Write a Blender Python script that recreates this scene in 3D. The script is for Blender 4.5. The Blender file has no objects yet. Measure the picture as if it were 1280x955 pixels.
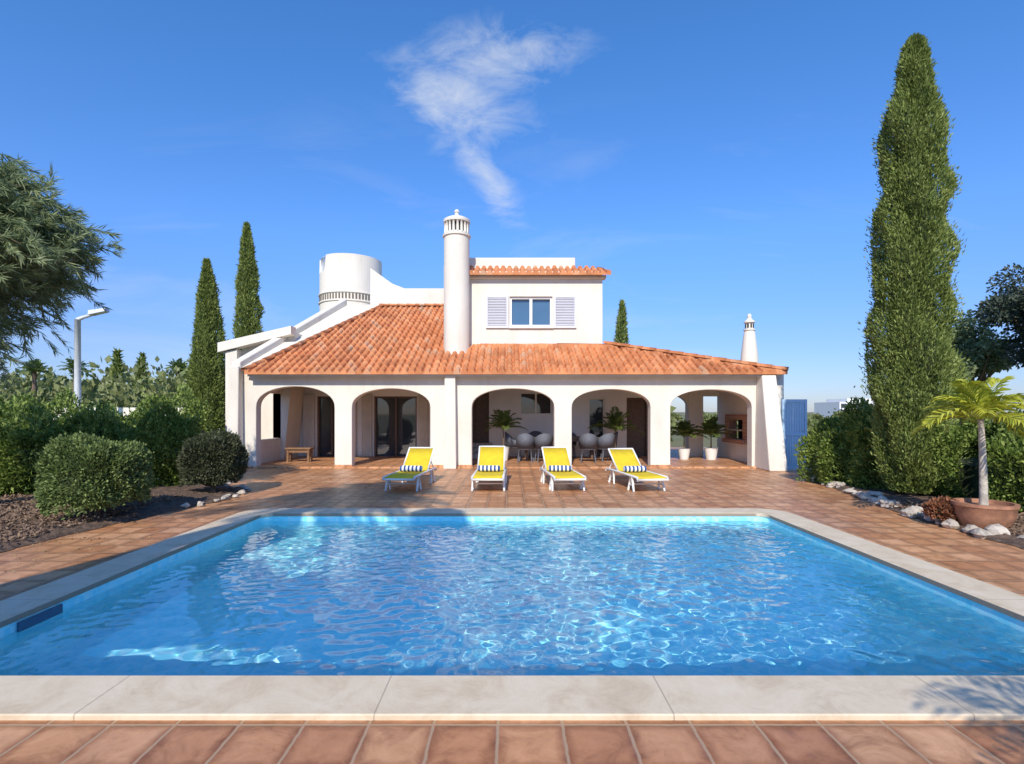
import bpy, bmesh, math, random
import numpy as np
from mathutils import Vector, Matrix
random.seed(7); rng=np.random.default_rng(7)
S=bpy.context.scene
S.view_settings.view_transform='Standard'; S.view_settings.look='None'; S.view_settings.exposure=0
SUN_EL=math.radians(37); SUN_AZ=math.radians(9)   # shadows fall to +Y, 9 deg toward +X

# ---------------------------------------------------------------- materials
class NT:
    def __init__(s,nt): s.nt=nt
    def n(s,t,**k):
        x=s.nt.nodes.new(t)
        for a,b in k.items(): setattr(x,a,b)
        return x
    def put(s,sock,v):
        if isinstance(v,(int,float,tuple,list)): sock.default_value=v
        else: s.nt.links.new(v,sock)
    def m(s,op,a,b=0.0,c=0.0,clamp=False):
        x=s.n('ShaderNodeMath',operation=op,use_clamp=clamp)
        s.put(x.inputs[0],a); s.put(x.inputs[1],b); s.put(x.inputs[2],c); return x.outputs[0]
    def mix(s,f,a,b,mode='MIX'):
        x=s.n('ShaderNodeMix',data_type='RGBA',blend_type=mode)
        s.put(x.inputs[0],f); s.put(x.inputs[6],a); s.put(x.inputs[7],b); return x.outputs[2]
    def ramp(s,f,stops):
        x=s.n('ShaderNodeValToRGB'); e=x.color_ramp.elements
        while len(e)<len(stops): e.new(.5)
        for i,(p,c) in enumerate(stops): e[i].position=p; e[i].color=c if len(c)==4 else (*c,1)
        s.put(x.inputs[0],f); return x.outputs[0]
    def noise(s,vec,scale,detail=4,rough=.55,dist=0):
        x=s.n('ShaderNodeTexNoise'); s.put(x.inputs['Vector'],vec)
        x.inputs['Scale'].default_value=scale; x.inputs['Detail'].default_value=detail
        x.inputs['Roughness'].default_value=rough; x.inputs['Distortion'].default_value=dist
        return x.outputs[0]
def newmat(name):
    m=bpy.data.materials.new(name); m.use_nodes=True; nt=m.node_tree
    b=nt.nodes['Principled BSDF']; h=NT(nt)
    return m,h,b
def c4(c): return (c[0],c[1],c[2],1)
def simple(name,col,rough=.6,var=.12,scale=3,bump=0,bscale=60,metal=0,spec=.5):
    m,h,b=newmat(name)
    tc=h.n('ShaderNodeTexCoord').outputs['Object']
    f=h.noise(tc,scale)
    lo=tuple(x*(1-var) for x in col); hi=tuple(min(1,x*(1+var)) for x in col)
    h.put(b.inputs['Base Color'],h.ramp(f,[(.3,lo),(.7,hi)]))
    b.inputs['Roughness'].default_value=rough; b.inputs['Metallic'].default_value=metal
    b.inputs['Specular IOR Level'].default_value=spec
    if bump:
        bp=h.n('ShaderNodeBump'); bp.inputs['Strength'].default_value=bump; bp.inputs['Distance'].default_value=.01
        h.put(bp.inputs['Height'],h.noise(tc,bscale,3)); h.put(b.inputs['Normal'],bp.outputs[0])
    return m
M={}
def plaster():
    m,h,b=newmat('white_plaster')
    tc=h.n('ShaderNodeTexCoord').outputs['Object']
    a=h.noise(tc,.6,5); mp=h.n('ShaderNodeMapping'); h.put(mp.inputs[0],tc); mp.inputs['Scale'].default_value=(3,3,.6)
    st=h.noise(mp.outputs[0],1.2,5,.65)
    f=h.m('ADD',h.m('MULTIPLY',a,.55),h.m('MULTIPLY',st,.45))
    h.put(b.inputs['Base Color'],h.ramp(f,[(.34,(.66,.6,.51)),(.5,(.735,.68,.59)),(.62,(.76,.71,.625))]))
    b.inputs['Roughness'].default_value=.85; b.inputs['Specular IOR Level'].default_value=.2
    bp=h.n('ShaderNodeBump'); bp.inputs['Strength'].default_value=.3; bp.inputs['Distance'].default_value=.012
    h.put(bp.inputs['Height'],h.m('ADD',h.noise(tc,25,4),h.m('MULTIPLY',h.noise(tc,3,3),1.5))); h.put(b.inputs['Normal'],bp.outputs[0])
    return m
M['plaster']=plaster()
def tiles(name,size,cols,grout,gw=.009,off=(0,0),rough=.45):
    m,h,b=newmat(name)
    tc=h.n('ShaderNodeTexCoord').outputs['Object']
    sp=h.n('ShaderNodeSeparateXYZ'); h.put(sp.inputs[0],tc)
    wob=h.m('MULTIPLY',h.m('SUBTRACT',h.noise(tc,14,3),.5),.014)
    u=h.m('DIVIDE',h.m('ADD',h.m('ADD',sp.outputs[0],off[0]),wob),size); v=h.m('DIVIDE',h.m('ADD',h.m('ADD',sp.outputs[1],off[1]),wob),size)
    fu=h.m('FRACT',u); fv=h.m('FRACT',v)
    eu=h.m('MINIMUM',fu,h.m('SUBTRACT',1,fu)); ev=h.m('MINIMUM',fv,h.m('SUBTRACT',1,fv))
    e=h.m('MINIMUM',eu,ev)
    g=h.ramp(e,[(gw/size*.5,(1,1,1)),(gw/size*.5+.018,(0,0,0))])
    cb=h.n('ShaderNodeCombineXYZ'); h.put(cb.inputs[0],h.m('FLOOR',u)); h.put(cb.inputs[1],h.m('FLOOR',v))
    wn=h.n('ShaderNodeTexWhiteNoise',noise_dimensions='3D'); h.put(wn.inputs[0],cb.outputs[0])
    base=h.ramp(wn.outputs[0],[(0,cols[0]),(.35,cols[1]),(.7,cols[2]),(1,cols[3])])
    off3=h.n('ShaderNodeVectorMath',operation='MULTIPLY_ADD'); h.put(off3.inputs[0],wn.outputs[1]); off3.inputs[1].default_value=(5,5,5); h.put(off3.inputs[2],tc)
    n1=h.ramp(h.noise(off3.outputs[0],4.5,9,.74,.7),[(.3,(.54,.46,.38)),(.48,(.95,.93,.9)),(.66,(1.16,1.2,1.24))])
    base=h.mix(1,base,n1,'MULTIPLY')
    edge=h.ramp(h.m('ADD',e,h.m('MULTIPLY',h.m('SUBTRACT',h.noise(tc,12,5),.5),.18)),[(.02,(.6,.5,.42)),(.18,(1,1,1))]); base=h.mix(1,base,edge,'MULTIPLY')
    big=h.ramp(h.noise(tc,.7,4),[(.35,(.84,.83,.83)),(.65,(1.08,1.06,1.04))]); base=h.mix(1,base,big,'MULTIPLY')
    h.put(b.inputs['Base Color'],h.mix(g,base,c4(grout)))
    h.put(b.inputs['Roughness'],h.m('ADD',h.m('MULTIPLY',h.noise(tc,9,3),.4),rough-.2))
    bp=h.n('ShaderNodeBump'); bp.inputs['Strength'].default_value=.6; bp.inputs['Distance'].default_value=.006
    hh=h.m('ADD',h.m('MULTIPLY',h.ramp(e,[(0,(0,0,0)),(.07,(1,1,1))]),1),h.m('MULTIPLY',h.noise(tc,22,4),.5))
    h.put(bp.inputs['Height'],hh); h.put(b.inputs['Normal'],bp.outputs[0])
    return m
M['patio']=tiles('terracotta_floor_tile',.33,[(.46,.205,.09),(.57,.285,.135),(.64,.35,.185),(.52,.25,.115)],(.4,.26,.155),off=(.06,-2.70))
def coping():
    m,h,b=newmat('coping_stone')
    tc=h.n('ShaderNodeTexCoord').outputs['Object']
    sp=h.n('ShaderNodeSeparateXYZ'); h.put(sp.inputs[0],tc)
    fu=h.m('FRACT',h.m('DIVIDE',h.m('ADD',sp.outputs[0],3.82),1.558)); fv=h.m('FRACT',h.m('DIVIDE',h.m('SUBTRACT',sp.outputs[1],3.16),1.2625))
    e=h.m('MINIMUM',h.m('MINIMUM',fu,h.m('SUBTRACT',1,fu)),h.m('MINIMUM',fv,h.m('SUBTRACT',1,fv)))
    g=h.ramp(e,[(.0008,(1,1,1)),(.002,(0,0,0))])
    base=h.ramp(h.noise(tc,2.6,9,.74,.8),[(.28,(.5,.385,.25)),(.5,(.645,.525,.37)),(.7,(.71,.605,.455))])
    h.put(b.inputs['Base Color'],h.mix(g,base,c4((.32,.25,.18))))
    b.inputs['Roughness'].default_value=.65
    bp=h.n('ShaderNodeBump'); bp.inputs['Strength'].default_value=.35; bp.inputs['Distance'].default_value=.006
    h.put(bp.inputs['Height'],h.noise(tc,22,6,.65)); h.put(b.inputs['Normal'],bp.outputs[0])
    return m
M['coping']=coping()
def mosaic():
    m,h,b=newmat('pool_mosaic')
    tc=h.n('ShaderNodeTexCoord').outputs['Object']
    sc=h.n('ShaderNodeVectorMath',operation='SCALE'); h.put(sc.inputs[0],tc); sc.inputs['Scale'].default_value=1/.05
    fl=h.n('ShaderNodeVectorMath',operation='FLOOR'); h.put(fl.inputs[0],sc.outputs[0])
    wn=h.n('ShaderNodeTexWhiteNoise',noise_dimensions='3D'); h.put(wn.inputs[0],fl.outputs[0])
    base=h.ramp(wn.outputs[0],[(0,(.25,.84,.94)),(.5,(.38,.92,.98)),(1,(.56,.95,.98))])
    h.put(b.inputs['Base Color'],base); b.inputs['Roughness'].default_value=.4
    return m
M['mosaic']=mosaic()
def water():
    m,h,b=newmat('pool_water'); nt=m.node_tree
    g=h.n('ShaderNodeBsdfGlass'); g.inputs['IOR'].default_value=1.33; g.inputs['Roughness'].default_value=0
    g.inputs['Color'].default_value=(.99,1,1,1)
    nt.links.new(g.outputs[0],nt.nodes['Material Output'].inputs[0]); nt.nodes.remove(b)
    return m
M['water']=water()
def rooftile():
    m,h,b=newmat('clay_roof_tile')
    tc=h.n('ShaderNodeTexCoord').outputs['Object']
    sp=h.n('ShaderNodeSeparateXYZ'); h.put(sp.inputs[0],tc)
    cb=h.n('ShaderNodeCombineXYZ')
    h.put(cb.inputs[0],h.m('FLOOR',h.m('DIVIDE',h.m('ADD',sp.outputs[0],.105),.21))); h.put(cb.inputs[1],h.m('FLOOR',h.m('DIVIDE',h.m('SUBTRACT',sp.outputs[1],14.72),.34)))
    wn=h.n('ShaderNodeTexWhiteNoise',noise_dimensions='3D'); h.put(wn.inputs[0],cb.outputs[0])
    base=h.ramp(wn.outputs[0],[(0,(.5,.17,.06)),(.5,(.61,.23,.085)),(.85,(.66,.28,.12)),(1,(.58,.34,.2))])
    n=h.ramp(h.noise(tc,1.6,7,.65),[(.3,(.72,.69,.66)),(.65,(1.08,1.08,1.08))])
    h.put(b.inputs['Base Color'],h.mix(1,base,n,'MULTIPLY')); b.inputs['Roughness'].default_value=.75
    return m
M['roof']=rooftile()
def leafmat(name,dark,mid,light,trans=.25,scale=2.5):
    m,h,b=newmat(name); nt=m.node_tree
    tc=h.n('ShaderNodeTexCoord').outputs['Object']
    geo=h.n('ShaderNodeNewGeometry')
    f=h.m('ADD',h.m('MULTIPLY',geo.outputs['Random Per Island'],.45),h.m('MULTIPLY',h.noise(tc,scale,3),.75))
    col=h.ramp(f,[(.3,dark),(.58,mid),(.9,light)])
    h.put(b.inputs['Base Color'],col); b.inputs['Roughness'].default_value=.55; b.inputs['Specular IOR Level'].default_value=.3
    t=h.n('ShaderNodeBsdfTranslucent'); h.put(t.inputs[0],col)
    mx=h.n('ShaderNodeMixShader'); mx.inputs[0].default_value=trans
    nt.links.new(b.outputs[0],mx.inputs[1]); nt.links.new(t.outputs[0],mx.inputs[2])
    nt.links.new(mx.outputs[0],nt.nodes['Material Output'].inputs[0])
    return m
M['cyp']=leafmat('cypress_leaf',(.07,.1,.02),(.2,.26,.06),(.4,.45,.14),.3,6)
M['hedge']=leafmat('hedge_leaf',(.06,.1,.02),(.18,.26,.05),(.38,.45,.12),.3,3.5)
M['bush']=leafmat('bush_leaf',(.06,.09,.03),(.17,.23,.065),(.3,.37,.13),.3,5)
M['dbush']=leafmat('dark_bush_leaf',(.03,.042,.018),(.07,.085,.04),(.16,.16,.09),.25,5)
M['needle']=leafmat('grevillea_leaf',(.13,.18,.08),(.26,.33,.16),(.42,.47,.26),.4)
M['dark']=leafmat('oak_leaf',(.025,.045,.03),(.07,.095,.065),(.15,.17,.12))
M['palm']=leafmat('palm_leaf',(.05,.09,.02),(.12,.19,.04),(.22,.28,.07))
M['ypalm']=leafmat('golden_palm_leaf',(.26,.3,.03),(.48,.5,.05),(.62,.6,.1),.35)
M['far']=leafmat('scrub_leaf',(.09,.12,.035),(.2,.23,.08),(.34,.35,.16),.2,.4)
M['rust']=leafmat('rusty_leaf',(.16,.06,.03),(.3,.12,.06),(.42,.22,.12),.25,6)
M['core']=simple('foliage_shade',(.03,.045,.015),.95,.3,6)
M['bark']=simple('bark',(.16,.11,.07),.9,.35,9,.8,40)
M['pbark']=simple('pale_bark',(.45,.4,.33),.85,.3,14,.8,40)
M['soil']=simple('mulch_soil',(.11,.07,.048),.95,.6,14,1,30)
M['stone']=simple('rock',(.46,.4,.33),.85,.35,6,.8,20)
M['white']=simple('white_paint',(.78,.77,.74),.4,.03)
M['plastic']=simple('white_resin',(.76,.75,.71),.35,.03)
M['yellow']=simple('yellow_canvas',(.7,.5,.015),.75,.1,8,.4,300)
M['glass']=simple('window_glass',(.03,.045,.06),.03,.1,1,spec=.9)
M['skyglass']=simple('window_glass_upper',(.06,.13,.22),.03,.1,1,spec=1)
M['shutter']=simple('pale_shutter',(.64,.64,.69),.5,.04)
M['blue']=simple('blue_gate_paint',(.42,.59,.72),.5,.05)
M['darkwood']=simple('dark_wood',(.12,.075,.05),.5,.3,12)
M['wood']=simple('wood',(.22,.12,.06),.5,.3,12)
M['wicker']=simple('grey_wicker',(.12,.13,.16),.7,.3,50,.8,120)
M['metal']=simple('galvanised_metal',(.6,.62,.64),.5,.1,6,metal=.1)
M['terra']=simple('terracotta_pot',(.34,.16,.09),.7,.25,8,.3,30)
M['skim']=simple('skimmer_grille',(.05,.12,.2),.5,.1)
M['curtain']=simple('curtain',(.75,.71,.64),.9,.08)
M['black']=simple('flat_black',(.015,.013,.012),.9,.2)  # plain black, shared by the fireback and the solid vent blocks
def brickmat():
    m,h,b=newmat('barbecue_brick')
    tc=h.n('ShaderNodeTexCoord').outputs['Object']
    mp=h.n('ShaderNodeMapping'); h.put(mp.inputs[0],tc); mp.inputs['Rotation'].default_value=(math.pi/2,0,math.pi/2)
    br=h.n('ShaderNodeTexBrick'); h.put(br.inputs['Vector'],mp.outputs[0]); br.inputs['Scale'].default_value=4.5
    br.inputs['Color1'].default_value=(.38,.15,.08,1); br.inputs['Color2'].default_value=(.45,.24,.13,1); br.inputs['Mortar'].default_value=(.5,.43,.36,1)
    h.put(b.inputs['Base Color'],br.outputs[0]); b.inputs['Roughness'].default_value=.85
    return m
M['brick']=brickmat()
def stripes(name,period,c1,c2,axis=0):
    m,h,b=newmat(name); tc=h.n('ShaderNodeTexCoord').outputs['Object']
    sp=h.n('ShaderNodeSeparateXYZ'); h.put(sp.inputs[0],tc)
    f=h.m('GREATER_THAN',h.m('FRACT',h.m('DIVIDE',h.m('ADD',sp.outputs[axis],50),period)),.5)
    h.put(b.inputs['Base Color'],h.mix(f,c4(c1),c4(c2))); b.inputs['Roughness'].default_value=.95
    return m
M['towel']=stripes('striped_towel',.085,(.78,.77,.74),(.03,.07,.22))
def groundmat():
    m,h,b=newmat('dry_grass_ground'); tc=h.n('ShaderNodeTexCoord').outputs['Object']
    f=h.m('ADD',h.m('MULTIPLY',h.noise(tc,.08,5),.6),h.m('MULTIPLY',h.noise(tc,3,5),.4))
    h.put(b.inputs['Base Color'],h.ramp(f,[(.35,(.1,.12,.04)),(.5,(.17,.16,.07)),(.65,(.26,.2,.11))])); b.inputs['Roughness'].default_value=.95
    return m
M['ground']=groundmat()

# ---------------------------------------------------------------- helpers
def mkobj(name,verts,faces,mat,smooth=False,mats=None,midx=None):
    me=bpy.data.meshes.new(name)
    me.from_pydata(verts.tolist() if isinstance(verts,np.ndarray) else verts,[],faces.tolist() if isinstance(faces,np.ndarray) else faces)
    for mm in (mats or [mat]): me.materials.append(mm)
    if midx is not None: me.polygons.foreach_set('material_index',midx)
    if smooth: me.polygons.foreach_set('use_smooth',[True]*len(me.polygons))
    me.update()
    o=bpy.data.objects.new(name,me); S.collection.objects.link(o); return o
def group(name,objs,loc=(0,0,0)):
    e=bpy.data.objects.new(name,None); e.location=loc; e.empty_display_size=.3; S.collection.objects.link(e)
    for o in objs:
        if o.parent is None:
            o.parent=e; o.matrix_parent_inverse=Matrix.Translation(loc).inverted()
    return e
def box(name,x0,x1,y0,y1,z0,z1,mat,bev=0):
    v=[(x0,y0,z0),(x1,y0,z0),(x1,y1,z0),(x0,y1,z0),(x0,y0,z1),(x1,y0,z1),(x1,y1,z1),(x0,y1,z1)]
    f=[(0,3,2,1),(4,5,6,7),(0,1,5,4),(1,2,6,5),(2,3,7,6),(3,0,4,7)]
    o=mkobj(name,v,f,mat)
    if bev:
        b=o.modifiers.new('b','BEVEL'); b.width=bev; b.segments=2; b.limit_method='ANGLE'
    return o
def hexa(name,b,t,mat,bev=0):
    f=[(0,3,2,1),(4,5,6,7),(0,1,5,4),(1,2,6,5),(2,3,7,6),(3,0,4,7)]
    o=mkobj(name,list(b)+list(t),f,mat)
    if bev:
        m=o.modifiers.new('b','BEVEL'); m.width=bev; m.segments=2
    return o
def lathe(name,prof,c,mat,seg=32,smooth=True,wob=0):
    v=[];f=[]
    for i,(r,z) in enumerate(prof):
        for k in range(seg):
            a=2*math.pi*k/seg; v.append((c[0]+r*math.cos(a),c[1]+r*math.sin(a),c[2]+z))
    for i in range(len(prof)-1):
        for k in range(seg):
            k2=(k+1)%seg; f.append((i*seg+k,i*seg+k2,(i+1)*seg+k2,(i+1)*seg+k))
    f.append(tuple(range(seg))[::-1]); f.append(tuple((len(prof)-1)*seg+k for k in range(seg)))
    o=mkobj(name,v,f,mat,smooth)
    if smooth:
        try: o.data.set_sharp_from_angle(angle=math.radians(40))
        except Exception: pass
    return o
def tube_geo(pts,rad,seg=8):
    pts=[Vector(p) for p in pts]; v=[];f=[]
    for i,p in enumerate(pts):
        d=(pts[min(i+1,len(pts)-1)]-pts[max(i-1,0)]).normalized()
        a=d.cross(Vector((0,0,1)) if abs(d.z)<.95 else Vector((1,0,0))).normalized(); b=d.cross(a)
        for k in range(seg):
            t=2*math.pi*k/seg; q=p+(a*math.cos(t)+b*math.sin(t))*rad[i]; v.append(tuple(q))
    for i in range(len(pts)-1):
        for k in range(seg):
            k2=(k+1)%seg; f.append((i*seg+k,i*seg+k2,(i+1)*seg+k2,(i+1)*seg+k))
    f.append(tuple(range(seg))); f.append(tuple((len(pts)-1)*seg+k for k in range(seg))[::-1])
    return v,f
def tubes(name,lst,mat,seg=8):
    V=[];F=[]
    for pts,rad in lst:
        if not isinstance(rad,(list,tuple)): rad=[rad]*len(pts)
        v,f=tube_geo(pts,rad,seg); n=len(V); V+=v; F+=[tuple(i+n for i in q) for q in f]
    return mkobj(name,V,F,mat,True)
def unit(a): return a/np.maximum(np.linalg.norm(a,axis=1,keepdims=True),1e-9)
def leaves(name,P,A,L,W,mat):
    n=len(P); A=unit(A); B=unit(np.cross(A,rng.normal(size=(n,3))))
    L=np.broadcast_to(L,(n,))[:,None]; W=np.broadcast_to(W,(n,))[:,None]
    V=np.empty((n,4,3)); V[:,0]=P; V[:,1]=P+A*L*.45+B*W; V[:,2]=P+A*L; V[:,3]=P+A*L*.45-B*W
    F=np.arange(n*4).reshape(n,4)
    return mkobj(name,V.reshape(-1,3),F,mat)
class Wav:
    def __init__(s,k,fmin,fmax,dim=3,seed=0):
        r=np.random.default_rng(seed); d=unit(r.normal(size=(k,dim))); s.f=d*r.uniform(fmin,fmax,(k,1)); s.p=r.uniform(0,6.28,k)
    def __call__(s,P): return np.sin(P@s.f.T+s.p).sum(1)/math.sqrt(len(s.p))

# ---------------------------------------------------------------- pool + ground
PX0,PX1,PY0,PY1=-3.82,3.97,3.16,8.21; CW=.42
def rrect(x0,x1,y0,y1,r,z,n=8):
    out=[]
    for cx,cy,a0 in ((x1-r,y1-r,0),(x0+r,y1-r,90),(x0+r,y0+r,180),(x1-r,y0+r,270)):
        for i in range(n+1):
            a=math.radians(a0+90*i/n); out.append((cx+r*math.cos(a),cy+r*math.sin(a),z))
    return out
def ringstrip(name,loops,mat,bev=0):
    n=len(loops[0]); V=[p for l in loops for p in l]; F=[]
    for i in range(len(loops)-1):
        for k in range(n):
            k2=(k+1)%n; F.append((i*n+k,(i+1)*n+k,(i+1)*n+k2,i*n+k2))
    return mkobj(name,V,F,mat)
def LI(z,d=0): return rrect(PX0+d,PX1-d,PY0+d,PY1-d,.16,z)
def LO(z,d=0): return rrect(PX0-CW+d,PX1+CW-d,PY0-CW+d,PY1+CW-d,.45,z)
cop=ringstrip('coping',[LO(-.03),LO(.022),LO(.03,.008),LI(.03,-.015),LI(.022,0.0),LI(-.02,0),LI(-.03,-.02)],M['coping'])
n=len(LI(0)); DEP=-1.1
V=LI(-.018,-.01)+LI(DEP,-.01); F=[(k,k+n,(k+1)%n+n,(k+1)%n) for k in range(n)]+[tuple(range(n,2*n))]
basin=mkobj('pool_shell',V,F,M['mosaic'])
skim=box('skimmer',PX0-.005,PX0+.012,4.1,4.5,-.13,-.035,M['skim'])
group('swimming_pool',[cop,basin,skim])
def ringsheet(name,O,I,z,mat):
    a=[(O[0],O[2],z),(O[1],O[2],z),(O[1],O[3],z),(O[0],O[3],z),(I[0],I[2],z),(I[1],I[2],z),(I[1],I[3],z),(I[0],I[3],z)]
    return mkobj(name,a,[(0,1,5,4),(1,2,6,5),(2,3,7,6),(3,0,4,7)],mat)
hole=(PX0-.2,PX1+.2,PY0-.2,PY1+.2)
ringsheet('ground',(-2500,2500,-300,3500),hole,-.03,M['ground'])
ringsheet('patio',(-9.2,8.8,-4,24),hole,0,M['patio'])
# water surface with real ripples
st=.017
xs=np.arange(PX0-.02,PX1+.02+st,st); ys=np.arange(PY0-.02,PY1+.02+st,st)
X,Y=np.meshgrid(xs,ys); P2=np.stack([X.ravel(),Y.ravel()],1)
w1=Wav(16,10,20,2,1)(P2); w2=Wav(24,26,50,2,2)(P2); w3=Wav(5,1.5,4,2,3)(P2)
amp=.2+.8/(1+np.exp(-(P2[:,0]+1.9+.25*(P2[:,1]-5))*2.2)); amp=amp*(.8+.2*Wav(4,.6,1.6,2,8)(P2))
Zw=-.10+amp*(w1*.0040+w2*.0035)+w3*.0015
V=np.column_stack([P2,Zw]); ny,nx=X.shape
I=np.arange(nx*ny).reshape(ny,nx); F=np.stack([I[:-1,:-1],I[:-1,1:],I[1:,1:],I[1:,:-1]],-1).reshape(-1,4)
wat=mkobj('pool_water',V,F,M['water'],True)

# ---------------------------------------------------------------- villa
H=[]
def poly_prism(name,pts,y0,y1,mat):
    n=len(pts); V=[(x,y0,z) for x,z in pts]+[(x,y1,z) for x,z in pts]
    F=[tuple(range(n)),tuple(range(2*n-1,n-1,-1))]+[((i+1)%n,i,i+n,(i+1)%n+n) for i in range(n)]
    return mkobj(name,V,F,mat)
arches=[(-7.25,-5.01,2.33),(-4.51,-2.27,2.27),(-1.08,1.28,2.27),(1.78,4.03,2.25),(4.60,6.93,2.24)]
def archpts(x0,x1,top,spring=1.72,n=20):
    c=(x0+x1)/2; a=(x1-x0)/2; r=[(x0,0)]
    for i in range(n+1):
        t=math.pi-math.pi*i/n
        r.append((c+a*math.cos(t)*1.0,spring+(top-spring)*abs(math.sin(t))**.85))
    r.append((x1,0)); return r
pts=[(-7.78,0)]
for a in arches: pts+=archpts(*a)
pts+=[(7.85,0),(7.85,2.78),(-7.78,2.78)]
fw=poly_prism('front_arcade_wall',pts,15.1,15.42,M['plaster']); H.append(fw)
b_=fw.modifiers.new('b','BEVEL'); b_.width=.02; b_.segments=2; b_.limit_method='ANGLE'; b_.angle_limit=math.radians(60)
H.append(hexa('pilaster',[(-1.86,14.8,0),(-1.5,14.8,0),(-1.5,15.1,0),(-1.86,15.1,0)],[(-1.83,14.86,2.64),(-1.53,14.86,2.64),(-1.53,15.1,2.64),(-1.83,15.1,2.64)],M['plaster'],.02))
H.append(hexa('buttress',[(7.0,14.2,0),(7.5,14.2,0),(7.5,15.1,0),(7.0,15.1,0)],[(7.05,14.75,2.64),(7.45,14.75,2.64),(7.45,15.1,2.64),(7.05,15.1,2.64)],M['plaster'],.03))
H.append(hexa('end_pilaster',[(-7.95,14.75,0),(-7.6,14.75,0),(-7.6,15.1,0),(-7.95,15.1,0)],[(-7.9,14.85,2.9),(-7.62,14.85,2.9),(-7.62,15.1,2.9),(-7.9,15.1,2.9)],M['plaster'],.03))
for a,b in ((-5.03,-4.49),(-2.29,-1.86),(-1.5,-1.06),(1.26,1.8),(4.01,4.62)):
    H.append(box('pier_skirting',a,b,15.08,15.099,0,.09,M['patio']))
# porch floor, ceiling, back walls
H.append(box('porch_floor',-7.7,7.35,15.0,18.6,-.02,.045,M['patio']))
H.append(box('porch_ceiling',-7.75,7.8,15.43,18.9,2.5,2.6,M['white']))
def wall_with_holes(name,x0,x1,y0,y1,z0,z1,holes,mat):
    o=[];cx=x0
    for hx0,hx1,hz0,hz1 in sorted(holes):
        if hx0>cx: o.append(box(name,cx,hx0,y0,y1,z0,z1,mat))
        if hz0>z0+.01: o.append(box(name,hx0,hx1,y0,y1,z0,hz0,mat))
        if hz1<z1-.01: o.append(box(name,hx0,hx1,y0,y1,hz1,z1,mat))
        cx=hx1
    if x1>cx: o.append(box(name,cx,x1,y0,y1,z0,z1,mat))
    return o
bh=[(-6.75,-5.75,.045,2.15),(-4.75,-3.25,.045,2.15),(-1.3,-.72,.5,2.35),(.35,1.5,1.55,2.3),(2.75,3.35,.045,2.1),(4.1,4.85,.045,2.1)]
H+=wall_with_holes('porch_back_wall',-7.75,5.0,18.5,18.75,-.02,2.5,bh,M['white'])
for i,(a,b,c,d) in enumerate(bh):
    wood=(i in (2,5))
    H.append(box('door_panel' if wood else 'window_glass',a,b,18.66,18.70,c,d,M['darkwood'] if wood else M['glass']))
    fr=M['darkwood'] if i in (0,1,2,5) else M['white']; w=.06
    H+= [box('frame',a,a+w,18.56,18.655,c,d,fr),box('frame',b-w,b,18.56,18.655,c,d,fr),box('frame',a+w,b-w,18.56,18.655,d-w,d,fr)]
    if b-a>.8: H.append(box('frame',(a+b)/2-.03,(a+b)/2+.03,18.57,18.655,c,d-w,fr))
def curtain(x0,x1,y,z0,z1):
    n=60; V=[];F=[]
    for i in range(n+1):
        x=x0+(x1-x0)*i/n; yy=y+.03*math.sin(i*1.1)+.01*math.sin(i*2.7); V+=[(x,yy,z0),(x,yy,z1)]
    for i in range(n): F.append((2*i,2*i+2,2*i+3,2*i+1))
    return mkobj('curtain',V,F,M['curtain'],True)
H+=[curtain(-7.2,-6.8,18.4,.05,2.2),curtain(-5.7,-5.35,18.4,.05,2.2),curtain(-5.15,-4.8,18.4,.05,2.2),curtain(-3.2,-2.85,18.4,.05,2.2)]
for i in range(3): H.append(box('entrance_step',-1.45,-.6,17.55+.32*i,18.5,.045 if i==0 else .045+.16*i,.045+.16*(i+1),M['stone'],.01))
H.append(box('porch_partition',-1.95,-1.6,16.6,18.5,.045,2.5,M['plaster']))
H.append(box('porch_side_wall',-7.75,-7.5,15.42,18.5,-.02,.75,M['plaster'])); H.append(box('porch_side_wall',-7.75,-7.5,15.42,18.5,2.2,2.5,M['plaster']))
H.append(box('porch_side_wall',-7.75,-7.5,17.3,18.5,.75,2.2,M['plaster']))
H.append(box('porch_column',6.25,6.75,18.4,18.8,-.02,2.5,M['plaster']))
H+= [poly_prism('porch_rear_arches',[(5.0,2.5)]+[(5.0,1.75)]+[(5.625+.625*math.cos(math.pi-math.pi*i/12),1.75+.45*math.sin(math.pi*i/12)) for i in range(13)]+[(6.25,2.5)],18.45,18.7,M['plaster'])]
H.append(box('porch_rear_lintel',6.75,7.35,18.45,18.7,2.15,2.5,M['plaster']))
H+= [box('porch_end_wall',7.35,7.7,15.42,16.3,-.02,2.5,M['plaster']),box('porch_end_wall',7.35,7.7,17.9,18.7,-.02,2.5,M['plaster']),
     box('porch_end_wall',7.35,7.7,16.3,17.9,-.02,.62,M['plaster']),box('porch_end_wall',7.35,7.7,16.3,17.9,1.52,2.5,M['plaster'])]
H+= [box('barbecue_hearth',7.2,7.75,16.3,17.9,.6,.72,M['brick']),box('barbecue_frame',7.3,7.6,16.3,16.55,.72,1.52,M['brick']),box('barbecue_frame',7.3,7.6,17.65,17.9,.72,1.52,M['brick']),
     box('barbecue_frame',7.3,7.6,16.55,17.65,1.35,1.52,M['brick']),box('barbecue_shelf',7.28,7.6,16.55,17.65,1.0,1.04,M['brick']),box('barbecue_fireback',7.66,7.69,16.5,17.7,.72,1.5,M['black'])]
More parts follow.
